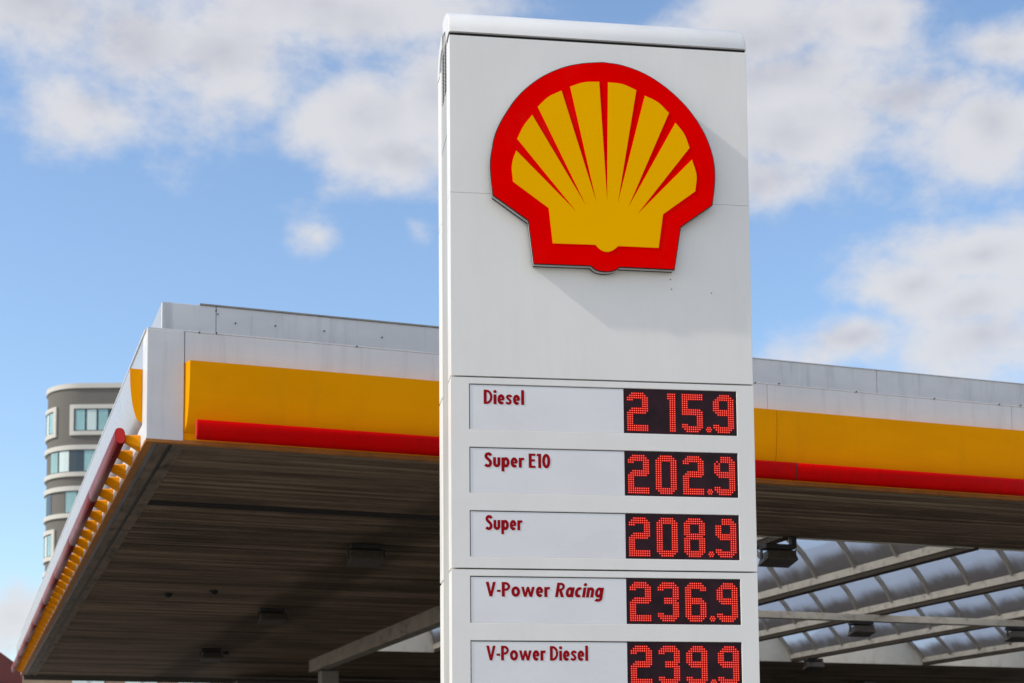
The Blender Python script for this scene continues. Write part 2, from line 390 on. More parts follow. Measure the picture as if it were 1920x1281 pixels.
# rear shell
for z0, z1 in ((5.2815, ZC + 0.004), (4.156 + G, 5.2795), (3.005 + G, 4.156 - G), (0.10, 3.005 - G)):
    MB().box(0, W, DEP - SK, DEP, z0, z1).build('rear_panel', 'pylon_white', PY, bevel=0.006)
# recessed core with side covers, ventilation slots and seam
MB().box(0.06, W - 0.06, SK - 0.03, DEP - SK + 0.03, 0.02, ZC - 0.02).build('core', 'dark_gap', PY)
_P = [(SK - 0.01, 5.735), (SK - 0.01, ZC)] + [(0.342 - 0.20 * math.cos(math.pi / 2 * q / 8), ZC + 0.22 * math.sin(math.pi / 2 * q / 8)) for q in range(9)]
_P += [(DEP - y, z) for y, z in _P[::-1]]
sc1 = MB().loft([[(x, y, z) for y, z in _P] for x in (0.006, 0.0595)]).build('side_cover', 'pylon_side', PY)
MB().box(0.006, 0.0595, SK - 0.006, DEP - SK + 0.006, 0.10, 5.725).build('side_cover', 'pylon_side', PY)
MB().box(W - 0.0595, W - 0.035, SK + 0.004, DEP - SK - 0.004, 0.10, 6.335).build('side_cover', 'pylon_side', PY)
slot = MB().box(0, 0.004, 0, 0.10, 0, 0.011).mesh('ventilation_slot', 'dark_gap')
for k in range(14):
    for c in range(2):
        link('ventilation_slot', slot, sc1, loc=(0.0045, SK + 0.06 + c * 0.14, 6.02 + k * 0.0235))
MB().box(-0.15, W + 0.15, -0.15, DEP + 0.15, 0.0, 0.098).build('plinth', 'concrete', PY, bevel=0.01)
# dark shadow gap below the cap
for y0, y1 in ((0.02, SK - 0.012), (DEP - SK + 0.012, DEP - 0.02)):
    MB().box(0.004, W - 0.004, y0, y1, ZC - 0.0165, ZC + 0.0075).build('cap_joint', 'dark_gap', PY)

# --- emblem
LD = 0.068
arcR = [(0.9316, 6.109), (1.0505, 6.0966), (1.1864, 6.0527), (1.3108, 5.979), (1.4235, 5.8812), (1.5076, 5.7759), (1.5686, 5.6636), (1.6063, 5.5385), (1.6141, 5.4121), (1.5948, 5.2502)]
arcL = [(0.253, 5.2486), (0.2388, 5.4227), (0.2517, 5.5364), (0.2745, 5.6339), (0.3285, 5.7448), (0.4184, 5.8753), (0.5421, 5.9855), (0.6773, 6.0579), (0.8015, 6.0931), (0.9316, 6.109)]
bump = [(1.0152, 4.8396), (0.9847, 4.818), (0.930, 4.8072), (0.8750, 4.8150), (0.8419, 4.8400)]
outline = catmull(arcR) + [(1.3945, 5.1036), (1.3512, 4.8376)] + catmull(bump, 4) + [(0.4976, 4.8383), (0.4669, 5.101)] + catmull(arcL)[:-1]
fingers = [[(0.3728, 5.3334), (0.3657, 5.4178), (0.3739, 5.4748), (0.3932, 5.5268)], [(0.3994, 5.6009), (0.4389, 5.6827), (0.4919, 5.7539)], [(0.5269, 5.8073), (0.5913, 5.8715), (0.6724, 5.9163)], [(0.7266, 5.9448), (0.8113, 5.9762), (0.9051, 5.9852)], [(0.9605, 5.985), (1.0488, 5.9786), (1.1346, 5.9455)], [(1.1876, 5.914), (1.269, 5.8759), (1.3353, 5.8126)], [(1.3754, 5.7536), (1.4291, 5.6849), (1.4607, 5.6001)], [(1.4742, 5.5259), (1.501, 5.4294), (1.491, 5.3279)]]
tips = [(0.7588, 5.1631), (0.8163, 5.2043), (0.8793, 5.23), (0.9446, 5.2422), (1.0097, 5.2316), (1.0736, 5.2085), (1.127, 5.1654)]
yel = []
for i, fg in enumerate(fingers):
    yel += catmull(fg, 5)
    if i < 7: yel.append(tips[i])
yel += [(1.2879, 5.1752), (1.2571, 4.9643)] + catmull([(1.0081, 4.9648), (0.9751, 4.9374), (0.938, 4.9256), (0.9012, 4.9365), (0.868, 4.9667)], 4) + [(0.6096, 4.9644), (0.5874, 5.1799)]
def plate(P, y0, y1):
    m = MB(); n = len(P)
    m.add([(x, y0, z) for x, z in P] + [(x, y1, z) for x, z in P],
          [tuple(range(n)), tuple(range(2 * n - 1, n - 1, -1))] + [(i, (i + 1) % n, n + (i + 1) % n, n + i) for i in range(n)])
    return m
def offset(P, d):
    out = []; n = len(P)
    A = sum(P[i][0] * P[(i + 1) % n][1] - P[(i + 1) % n][0] * P[i][1] for i in range(n))
    sg = 1 if A > 0 else -1
    for i in range(n):
        a = Vector(P[i - 1]); b = Vector(P[i]); c = Vector(P[(i + 1) % n])
        e1 = (b - a).normalized(); e2 = (c - b).normalized()
        n1 = Vector((e1.y, -e1.x)) * sg; n2 = Vector((e2.y, -e2.x)) * sg
        nn = (n1 + n2); nn = nn.normalized() if nn.length > 1e-6 else n1
        k = max(0.5, nn.dot(n1)); out.append(tuple(b + nn * (d / k)))
    return out
rim = plate(offset(outline, 0.004), -LD + 0.0087, -0.026).build('scallop_emblem', 'logo_rim', PY)
plate(offset(outline, 0.001), -0.0255, -0.0005).build('emblem_spacer', 'dark_gap', rim)
plate(offset(outline, 0.0055), -LD + 0.0037, -LD + 0.0085).build('emblem_edge', 'dark_gap', rim)
plate(outline, -LD, -LD + 0.0035).build('red_face', 'logo_red', rim)
plate(yel, -LD - 0.003, -LD - 0.0003).build('yellow_scallop', 'logo_yellow', rim)

# --- price rows
FONT = {
 '2': ['2-7', '1-8', '0-9', '0-2,7-9', '7-9', '7-9', '7-9', '2-9', '1-9', '0-8'] + ['0-2'] * 5 + ['0-9'] * 3,
 '5': ['0-9'] * 3 + ['0-2'] * 4 + ['0-8', '0-9', '0-9'] + ['7-9'] * 4 + ['0-2,7-9', '0-9', '1-8', '2-7'],
 '9': ['3-7', '2-8', '1-9'] + ['0-2,7-9'] * 4 + ['0-9', '1-9', '2-9'] + ['7-9'] * 4 + ['0-2,7-9', '0-9', '1-8', '2-7'],
 '0': ['2-7', '1-8', '0-9'] + ['0-2,7-9'] * 12 + ['0-9', '1-8', '2-7'],
 '8': ['2-7', '1-8', '0-9'] + ['0-2,7-9'] * 4 + ['0-9', '1-8', '0-9'] + ['0-2,7-9'] * 5 + ['0-9', '1-8', '2-7'],
 '3': ['2-7', '1-8', '0-9', '0-2,7-9'] + ['7-9'] * 3 + ['3-9', '3-8', '3-9'] + ['7-9'] * 4 + ['0-2,7-9', '0-9', '1-8', '2-7'],
 '6': ['2-7', '1-8', '0-9', '0-2,7-9'] + ['0-2'] * 3 + ['0-7', '0-8', '0-9'] + ['0-2,7-9'] * 5 + ['0-9', '1-8', '2-7'],
 '1': ['6-9'] * 3 + ['7-9'] * 15,
}
def dots_of(ch):
    out = []
    for r, spec in enumerate(FONT[ch]):
        for part in spec.split(','):
            a, b = part.split('-')
            out += [(c, r) for c in range(int(a), int(b) + 1)]
    return out
P_ = 0.0132
def led_pair(pts, name, parent, loc):
    """pts in metres (x right, z up); glowing red body with brighter cores as a child"""
    body, core = MB(), MB()
    for x, z in pts:
        for m, r, y in ((body, 0.0070, 0.0), (core, 0.0029, -0.0012)):
            ring = [(x + r * math.cos(a), y, z + r * math.sin(a)) for a in [math.pi * (2 * i + 1) / 8 for i in range(8)]]
            m.add(ring, [tuple(range(8))])
    b = link(name, body.mesh(name, 'led_red'), parent, loc=loc)
    c = core.mesh('led_core', 'led_core')
    # cores belong to the digit itself: join as second material
    me = b.data; me.materials.append(MATS['led_core'])
    bm = bmesh.new(); bm.from_mesh(me); k = len(bm.faces); bm.from_mesh(c); bm.faces.ensure_lookup_table()
    for f in bm.faces[k:]: f.material_index = 1
    bm.to_mesh(me); bm.free(); bpy.data.meshes.remove(c)
    return b
NAMES = ['Diesel', 'Super E10', 'Super', 'V-Power Racing', 'V-Power Diesel', None]
PRICES = ['2159', '2029', '2089', '2369', '2399', '2399']
TW = [(0.1953, 0.4386), (0.196, 0.5924), (0.1998, 0.4223), (0.2003, 0.9083), (0.2009, 0.8069)]
BASE = [3.9925, 3.6130, 3.2370, 2.8410, 2.4640]
DEAD = {1: {3: {(2, 1), (2, 2), (1, 3)}}, 2: {3: {(1, 2), (2, 1), (2, 2)}}}
# hand-cut condensed bold alphabet: strokes of width TK along centre lines, cap height 1, x-height 0.70
TK = 0.205; hk = TK / 2
def ell(cx, cy, rx, ry, a0, a1, n=18):
    return [(cx + rx * math.cos(math.radians(a0 + (a1 - a0) * i / n)), cy + ry * math.sin(math.radians(a0 + (a1 - a0) * i / n))) for i in range(n + 1)]
def stroke(P, w=TK, closed=False):
    n = len(P) - (1 if closed else 0); L, R = [], []
    for i in range(n):
        a = P[i - 1] if (i > 0 or closed) else P[i]; c = P[(i + 1) % n] if (i < n - 1 or closed) else P[i]
        if closed and i == 0: a = P[n - 1]
        d = Vector((c[0] - a[0], c[1] - a[1])).normalized(); nn = Vector((-d.y, d.x)) * (w / 2)
        L.append((P[i][0] + nn.x, P[i][1] + nn.y)); R.append((P[i][0] - nn.x, P[i][1] - nn.y))
    v = L + R
    f = [(i, (i + 1) % n, n + (i + 1) % n, n + i) for i in range(n if closed else n - 1)]
    return v, f
def poly(P): return list(P), [tuple(range(len(P)))]
def ring(cx, cy, rx, ry): return stroke(ell(cx, cy, rx, ry, 0, 360, 28), TK * 0.97, True)
def line(a, b, w=TK): return stroke([a, b], w)
HB = 0.155
def _bowl(x, yt, yb, rx): return stroke([(hk, yt), (x, yt)] + ell(x, (yt + yb) / 2, rx, (yt - yb) / 2, 90, -90, 16)[1:-1] + [(x, yb), (hk, yb)], 0.165)
ALPHA = {
 'D': (0.60, [line((hk, 0), (hk, 1)), _bowl(0.20, 0.918, 0.082, 0.31)]),
 'P': (0.56, [line((hk, 0), (hk, 1)), _bowl(0.23, 0.918, 0.47, 0.24)]),
 'R': (0.60, [line((hk, 0), (hk, 1)), _bowl(0.23, 0.918, 0.50, 0.24), poly([(0.20, 0.46), (0.38, 0.50), (0.60, 0.0), (0.39, 0.0)])]),
 'E': (0.47, [line((hk, 0), (hk, 1)), line((hk, 1 - HB / 2), (0.47, 1 - HB / 2), HB), line((hk, 0.53), (0.44, 0.53), HB), line((hk, HB / 2), (0.47, HB / 2), HB)]),
 'S': (0.52, [stroke(catmull([(0.44, 0.79), (0.38, 0.885), (0.28, 0.92), (0.16, 0.88), (0.105, 0.76), (0.15, 0.64), (0.25, 0.55), (0.36, 0.44), (0.415, 0.30), (0.38, 0.15), (0.26, 0.08), (0.14, 0.10), (0.05, 0.17)], 4))]),
 'V': (0.66, [poly([(0, 1), (0.20, 1), (0.33, 0.36), (0.46, 1), (0.66, 1), (0.42, 0), (0.24, 0)])]),
 '1': (0.32, [line((0.32 - hk, 0), (0.32 - hk, 1)), line((0.02, 0.915), (0.24, 0.915), 0.165)]),
 '0': (0.56, [ring(0.28, 0.5, 0.28 - hk, 0.51 - hk)]),
 '-': (0.25, [line((0, 0.39), (0.25, 0.39), 0.15)]),
 'i': (0.20, [line((0.10, 0), (0.10, 0.69)), poly(ell(0.10, 0.885, 0.115, 0.112, 0, 342, 19))]),
 'l': (TK, [line((hk, 0), (hk, 1.04))]),
 'e': (0.49, [stroke(ell(0.245, 0.35, 0.245 - hk, 0.362 - hk, 2, 318, 26)), line((0.12, 0.335), (0.44, 0.335), 0.12)]),
 's': (0.42, [stroke(catmull([(0.38, 0.53), (0.32, 0.605), (0.22, 0.625), (0.12, 0.58), (0.105, 0.49), (0.17, 0.41), (0.26, 0.33), (0.32, 0.22), (0.28, 0.11), (0.18, 0.075), (0.09, 0.10), (0.02, 0.165)], 4), 0.165)]),
 'u': (0.50, [stroke([(hk, 0.69), (hk, 0.26)] + ell(0.25, 0.26, 0.25 - hk, 0.27 - hk, 180, 360, 14) + [(0.50 - hk, 0.69)])]),
 'n': (0.50, [line((hk, 0), (hk, 0.69)), stroke(ell(0.25, 0.43, 0.25 - hk, 0.28 - hk, 170, 0, 14) + [(0.50 - hk, 0.0)])]),
 'p': (0.56, [line((hk, -0.29), (hk, 0.69)), ring(0.30, 0.35, 0.26 - hk, 0.362 - hk)]),
 'r': (0.37, [line((hk, 0), (hk, 0.69)), stroke(catmull([(hk, 0.40), (0.15, 0.54), (0.24, 0.61), (0.37, 0.60)], 4), 0.17)]),
 'o': (0.58, [ring(0.29, 0.35, 0.29 - hk, 0.362 - hk)]),
 'w': (0.90, [poly([(0, 0.69), (0.19, 0.69), (0.275, 0.30), (0.375, 0.69), (0.525, 0.69), (0.625, 0.30), (0.71, 0.69), (0.90, 0.69), (0.72, 0), (0.55, 0), (0.45, 0.36), (0.35, 0), (0.18, 0)])]),
 'a': (0.56, [line((0.56 - hk, 0), (0.56 - hk, 0.69)), ring(0.26, 0.35, 0.26 - hk, 0.362 - hk)]),
 'c': (0.46, [stroke(ell(0.26, 0.35, 0.26 - hk, 0.362 - hk, 48, 312, 22))]),
 'g': (0.56, [stroke([(0.56 - hk, 0.69), (0.56 - hk, -0.08)] + ell(0.27, -0.08, 0.29 - hk, 0.21 - hk, 0, -150, 14)), ring(0.26, 0.35, 0.26 - hk, 0.362 - hk)]),
}
def lettering(txt, x0, x1, zb, cap, y, parent, shear=0.0):
    vs, fs, pen, lay = [], [], 0.0, 0
    for ch in txt:
        if ch == ' ': pen += 0.24; continue
        w, strokes = ALPHA[ch]
        for v, f in strokes:
            o = len(vs); lay += 1
            vs += [(pen + a + shear * b, b, -0.00006 * (lay % 6)) for a, b in v]; fs += [tuple(i + o for i in q) for q in f]
        pen += w + 0.065
    a = min(v[0] for v in vs); w = max(v[0] for v in vs) - a
    me = bpy.data.meshes.new('lettering')
    me.from_pydata([(x0 + (u - a) / w * (x1 - x0), y + q, zb + h * cap) for u, h, q in vs], [], fs)
    me.materials.append(MATS['lettering_red'])
    return link('lettering', me, parent)
DX = 1.0445
for i, (zt, zb) in enumerate(ROWS):
    par = mod_a if i < 3 else mod_b
    MB().box(HX0 + 0.0008, HX1 - 0.0008, HD + 0.0062, HD + 0.015, zb + 0.0008, zt - 0.0008).build('recess_back', 'dark_gap', PY)
    npn = MB().box(HX0 + 0.0045, DX - 0.002, 0.0035, HD + 0.0055, zb + 0.0012, zt - 0.0065).build('name_panel', 'name_panel', PY)
    scr = MB().box(DX, HX1 - 0.001, 0.006, HD + 0.0055, zb + 0.001, zt - 0.001).build('price_display', 'screen_black', PY)
    if NAMES[i]:
        x0, x1 = TW[i]
        y = 0.0020
        if 'Racing' in NAMES[i]:
            lettering('V-Power', x0, 0.583, BASE[i], 0.0865, y, npn)
            lettering('Racing', 0.612, x1, BASE[i], 0.0865, y, npn, 0.17)
        else:
            lettering(NAMES[i], x0, x1, BASE[i], 0.0865, y, npn)
    ztop = zt - 0.0295
    yl = 0.0045
    for k, ch in enumerate(PRICES[i]):
        ox = DX + (0.0245, 0.194, 0.3625, 0.5565)[k]
        dead = DEAD.get(i, {}).get(k, set())
        led_pair([(c * P_, -r * P_) for c, r in dots_of(ch) if (c, r) not in dead], 'price_digit', scr, (ox, yl, ztop))
    pts = [(0, 0)] + [(0.0135 * math.cos(a), 0.0135 * math.sin(a)) for a in [math.pi / 6 + math.pi / 3 * j + math.pi / 6 for j in range(6)]]
    led_pair(pts, 'decimal_point', scr, (DX + 0.524, yl, ztop - 16.0 * P_))
# small rust specks under the emblem corners and random chips
speck = MB().tube((0, 0, 0), (0, -0.0012, 0), 0.004, 6).mesh('paint_chip', 'bolt_dark')
for x, z in ((1.345, 4.795), (1.60, 4.72), (1.35, 4.735)):
    link('paint_chip', speck, PY, loc=(x, -0.0006, z))

# ================================================================== CANOPY (local x along the front, y to the rear)
CA = empty('station_canopy', CAN, CYAW, 'white filling station canopy with yellow band, red tube and brown slatted soffit', 'canopy')
S1, T1 = 26.0, 23.5
ZB, ZT = 4.60, 5.526
OS, OT0, OT1 = 5.45, 2.80, 16.35                      # skylight opening
# roof deck above the boards (with the opening left free)
dk = MB()
dk.box(0.06, OS - 0.02, 0.06, T1 - 0.06, ZB + 0.05, ZB + 0.11)
dk.box(OS - 0.02, S1 - 0.06, 0.06, OT0 - 0.02, ZB + 0.05, ZB + 0.11)
dk.box(OS - 0.02, S1 - 0.06, OT1 + 0.02, T1 - 0.06, ZB + 0.05, ZB + 0.11)
deck = dk.build('roof_deck', 'deck_dark', CA)
# corner post covers and white fascia panels
MB().box(0.0, 0.30, -0.006, 0.30, ZB + 0.0105, ZT).build('corner_cover', 'canopy_white', CA, bevel=0.006)
JW = [0.303, 2.91, 5.68, 8.40, 11.17, 13.94, 16.71, 19.48, 22.25, S1]
for a, b in zip(JW[:-1], JW[1:]):
    MB().box(a + 0.002, b - 0.002, 0.0, 0.06, 5.265, ZT).build('fascia_panel', 'canopy_white', CA, bevel=0.003)
    MB().box(a + 0.001, b - 0.001, 0.006, 0.055, ZB + 0.012, 5.2635).build('fascia_backing', 'canopy_yellow', CA)
MB().box(0.0, S1, -0.002, 0.075, ZT + 0.001, ZT + 0.012).build('fascia_flashing', 'canopy_white', CA, bevel=0.003)
# yellow curved band, front
def prof(w): return 0.10 * math.sqrt(max(0.0, 1 - (1 - w) ** 2))
JY = [0.302, 2.98, 5.72, 8.47, 11.25, 14.0, 16.8, 19.55, 22.3, S1]
for j, (a, b) in enumerate(zip(JY[:-1], JY[1:])):
    rows = []
    n = 14
    for k in range(n + 1):
        w = k / n; z = 4.685 + (5.262 - 4.685) * w; p = prof(w)
        aa = a + (0.30 * p if j == 0 else 0) + 0.0025; rows.append((aa, b - 0.0025, -p - 0.001, z))
    m = MB(); vs = []
    for aa, bb, y, z in rows: vs += [(aa, y, z), (bb, y, z)]
    fs_ = [(2 * k, 2 * k + 1, 2 * k + 3, 2 * k + 2) for k in range(n)]
    o = len(vs)
    # closed back and ends
    vs += [(a + 0.0025, 0.0055, rows[0][3]), (b - 0.0025, 0.0055, rows[0][3]), (a + 0.0025, 0.0055, rows[-1][3]), (b - 0.0025, 0.0055, rows[-1][3])]
    fs_ += [(o, o + 2, o + 3, o + 1), (2 * n, 2 * n + 1, o + 3, o + 2), (0, o, o + 1, 1)]
    fs_ += [tuple([o] + [2 * k for k in range(n + 1)] + [o + 2]), tuple([o + 1, o + 3] + [2 * k + 1 for k in range(n, -1, -1)])]
    ob = m.add(vs, fs_).build('yellow_band', 'canopy_yellow', CA)
    for p in ob.data.polygons: p.use_smooth = len(p.vertices) == 4
    e = ob.modifiers.new('split', 'EDGE_SPLIT'); e.split_angle = math.radians(30)
# red tube: pill section
def pill(cx, cz, hw=0.052, hh=0.083, tilt=0.12, n=20):
    P = []
    for i in range(n):
        a = 2 * math.pi * i / n
        x = hw * math.copysign(abs(math.cos(a)) ** 0.8, math.cos(a)); z = hh * math.copysign(abs(math.sin(a)) ** 0.75, math.sin(a))
        P.append((cx + x * math.cos(tilt) - z * math.sin(tilt), cz + x * math.sin(tilt) + z * math.cos(tilt)))
    return P
def tube_red(parent, front=True, joints=None, cz=4.676, k0=1.0, mt='tube_red'):
    for j, (a, b) in enumerate(zip(joints[:-1], joints[1:])):
        m = MB()
        rings = []
        for s, k in ((a, 0.93), (a + 0.008, 1.0), (b - 0.008, 1.0), (b, 0.93)):
            P = pill(-0.165, cz, 0.052 * k * k0, 0.083 * k * k0)
            rings.append([(s, y, z) if front else (y, s, z) for y, z in P])
        m.loft(rings)
        ob = m.build('red_tube', mt, parent)
        for p in ob.data.polygons: p.use_smooth = len(p.vertices) == 4
        e = ob.modifiers.new('split', 'EDGE_SPLIT'); e.split_angle = math.radians(50)
        m2 = MB(); P = pill(-0.165, cz, 0.045 * k0, 0.076 * k0)
        m2.loft([[(s, y, z) if front else (y, s, z) for y, z in P] for s in (a - 0.006, a - 0.001)])
        m2.build('tube_end_cap', 'tube_end' if j == 0 else 'deck_dark', ob)
        if j > 0:
            P = pill(-0.165, cz, 0.0535 * k0, 0.0845 * k0)
            MB().loft([[(q, y, z) if front else (y, q, z) for y, z in P] for q in (a - 0.005, a + 0.006)]).build('tube_joint', 'deck_dark', ob)
tube_red(CA, True, [0.385, 3.02, 5.85, 8.60, 11.4, 14.1, 16.9, 19.7, 22.4, S1])
tube_red(CA, False, [0.40, 3.05, 5.8, 8.55, 11.3, 14.05, 16.8, 19.6, 22.0, T1 - 0.1], 4.712, 0.84, 'tube_red_shaded')
# yellow gusset brackets between wall and tube
def bracket(front):
    m = MB()
    base = [(-0.085, 4.625), (0, 4.595), (0.085, 4.625), (0.085, 4.715), (0, 4.745), (-0.085, 4.715)]
    tip = [(-0.022, 4.675), (0, 4.665), (0.022, 4.675), (0.022, 4.725), (0, 4.735), (-0.022, 4.725)]
    if front: m.loft([[(s, -0.0015, z) for s, z in base], [(s, -0.125, z) for s, z in tip]])
    else: m.loft([[(-0.0015, s, z) for s, z in base], [(-0.125, s, z) for s, z in tip]])
    return m.mesh('tube_bracket', 'bracket_yellow')
bs = bracket(False)
k = 0
while 0.47 + k * 0.59 < T1 - 0.2:
    ob = link('tube_bracket', bs, CA, loc=(0, 0.47 + k * 0.59 + random.uniform(-.012, .012), 0)); ob.scale = (1, random.uniform(0.88, 1.1), 1); k += 1
# side wall (left): white fascia panels with a curved band, yellow end closure at the near end
JS = [0.303, 3.0, 5.75, 8.5, 11.25, 14.0, 16.75, 19.5, T1]
for a, b in zip(JS[:-1], JS[1:]):
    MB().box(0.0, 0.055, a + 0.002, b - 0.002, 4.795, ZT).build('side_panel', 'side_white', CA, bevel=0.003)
    MB().box(0.0, 0.055, a + 0.002, b - 0.002, ZB + 0.012, 4.793).build('side_skirt', 'pylon_cap', CA, bevel=0.003)
    m = MB(); n = 14; vs = []
    for q in range(n + 1):
        w = q / n; z = 4.80 + (5.262 - 4.80) * w; p = prof(w)
        vs += [(-p - 0.002, a + 0.003, z), (-p - 0.002, b - 0.003, z)]
    o = len(vs); vs += [(-0.001, a + 0.003, 4.80), (-0.001, b - 0.003, 4.80), (-0.001, a + 0.003, 5.262), (-0.001, b - 0.003, 5.262)]
    f_ = [(2 * q, 2 * q + 1, 2 * q + 3, 2 * q + 2) for q in range(n)] + [(2 * n, 2 * n + 1, o + 3, o + 2), tuple([o + 1, o + 3] + [2 * q + 1 for q in range(n, -1, -1)]), tuple([o] + [2 * q for q in range(n + 1)] + [o + 2])]
    ob = m.add(vs, f_).build('side_band', 'side_white', CA)
    for p in ob.data.polygons: p.use_smooth = len(p.vertices) == 4
    e = ob.modifiers.new('split', 'EDGE_SPLIT'); e.split_angle = math.radians(30)
    if a < 0.4:
        P = [(-0.0015, 4.805)] + [(-prof(q / 14) - 0.0035, 4.80 + 0.462 * q / 14) for q in range(1, 15)] + [(-0.0015, 5.262)]
        MB().loft([[(x, y, z) for x, z in P] for y in (a - 0.006, a + 0.0025)]).build('band_end_plate', 'canopy_yellow', CA)
MB().box(-0.012, 0.075, 0.08, T1, ZT + 0.001, ZT + 0.014).build('fascia_flashing', 'canopy_white', CA)
MB().box(0.06, S1, T1 - 0.05, T1, ZB - 0.10, ZT).build('rear_fascia', 'shop_dark', CA)
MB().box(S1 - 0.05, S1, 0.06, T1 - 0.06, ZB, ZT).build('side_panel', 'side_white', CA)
# parapet upstand
PS, PT, PZ = 0.196, 0.677, 5.978
for a, b in ((PS, 0.66), (0.664, 7.30), (7.304, 14.0), (14.004, S1 - .2)):
    MB().box(a + 0.0015, b - 0.0015, PT, PT + 0.05, ZB + 0.112, PZ).build('parapet_panel', 'parapet_white', CA, bevel=0.003)
MB().box(PS, PS + 0.05, PT + 0.051, T1 - 0.3, ZB + 0.112, PZ - 0.003).build('parapet_panel', 'side_white', CA, bevel=0.003)
MB().box(0.52, 4.9, PT - 0.012, PT + 0.07, PZ + 0.001, PZ + 0.014).build('parapet_coping', 'glazing_bar', CA)
MB().box(4.9, S1 - 0.2, PT - 0.008, PT + 0.07, PZ + 0.001, PZ + 0.008).build('parapet_coping', 'canopy_white', CA)
bolt = MB().tube((0, 0, 0), (0, -0.02, 0), 0.006, 8).mesh('bolt', 'bolt_dark')
for x in (0.42, 0.56, 1.75, 3.2, 5.55, 5.80, 6.63, 7.5, 8.25, 8.5): link('bolt', bolt, CA, loc=(x, -0.002, ZT + 0.006 + random.uniform(-.006, .01)))
for x, z in ((0.66, 5.94), (0.675, 5.91), (0.83, 5.845), (1.18, 5.855), (1.62, 5.85), (2.15, 5.84), (3.0, 5.83)): link('bolt', bolt, CA, loc=(x, PT + 0.004, z))
# soffit lips and trims
MB().box(0.0, S1, -0.004, 0.0055, ZB - 0.012, ZB + 0.020).build('soffit_lip', 'lip_yellow_shaded', CA)
MB().box(0.0, S1, 0.006, 0.058, ZB - 0.012, ZB + 0.010).build('soffit_lip', 'lip_yellow_shaded', CA)
MB().box(-0.004, 0.06, 0.060, T1, ZB - 0.012, ZB + 0.010).build('soffit_lip', 'lip_yellow_shaded', CA)
MB().box(0.061, 0.105, 0.060, T1, ZB - 0.004, ZB + 0.0105).build('soffit_trim', 'trim_metal', CA)
MB().box(0.108, 0.185, 0.060, T1, ZB - 0.016, ZB + 0.0105).build('soffit_trim', 'soffit_trim', CA)
MB().box(0.189, 0.222, 0.060, T1, ZB + 0.002, ZB + 0.0105).build('soffit_trim', 'lamp_black', CA)
MB().box(0.226, 0.3265, 0.060, T1, ZB - 0.006, ZB + 0.0105).build('soffit_trim', 'soffit_trim', CA)
MB().box(0.327, S1, 0.060, 0.12, ZB - 0.002, ZB + 0.012).build('soffit_trim', 'soffit_trim', CA)
# soffit boards one by one
pitch = 0.175; t = 0.125
bm_cache = {}
def board(L):
    if L in bm_cache: return bm_cache[L]
    w = pitch - 0.038; h = 0.030
    P = [(0.0, h), (0.012, 0.0), (w - 0.012, 0.0), (w, h)]
    m = MB().loft([[(x, y, z) for y, z in P] for x in (0.0, L)])
    bm_cache[L] = m.mesh('soffit_board', 'soffit_board'); return bm_cache[L]
while t < T1 - 0.2:
    dz = random.uniform(-0.003, 0.003)
    if OT0 - pitch < t < OT1: L = OS - 0.331 - 0.11
    else: L = S1 - 0.40
    seam = abs(t - 2.65) < 0.2
    link('soffit_board', board(round(L, 3)), CA, loc=(0.328, t, ZB + (0.012 if seam else 0.0) + dz))
    t += pitch
for t in (2.56, 2.64, 2.72):
    MB().box(0.33, OS - 0.11, t, t + 0.03, ZB - 0.010, ZB + 0.004).build('joint_strip', 'deck_dark', CA)
# ---- skylight: gutter beams, cross beams, barrel glazing
BE = [7.38, 9.92, 12.42, 15.15, 18.35, 21.5, 25.0]
sk = MB()
sk.box(OS - 0.10, OS + 0.12, OT0 - 0.015, OT1 + 2.2, ZB - 0.24, ZB + 0.24)          # left edge beam
skylight = sk.build('skylight_frame', 'beam_dim', CA, bevel=0.008)
for x in BE:
    MB().box(x - 0.08, x + 0.08, OT0 - 0.01, OT1, ZB + 0.061, ZB + 0.165).build('gutter_beam', 'beam_cream', skylight, bevel=0.006)
    MB().box(x - 0.06, x + 0.075, OT0 - 0.005, OT1 - 0.01, ZB + 0.002, ZB + 0.060).build('beam_underside', 'underside_shade', skylight)  # dark strip added below each beam for its shaded underside
MB().box(OS + 0.125, S1 - 0.1, 8.70, 8.86, ZB - 0.105, ZB + 0.001).build('cross_beam', 'beam_cream', skylight, bevel=0.006)
edges = [OS + 0.02] + BE
RISE = 0.78
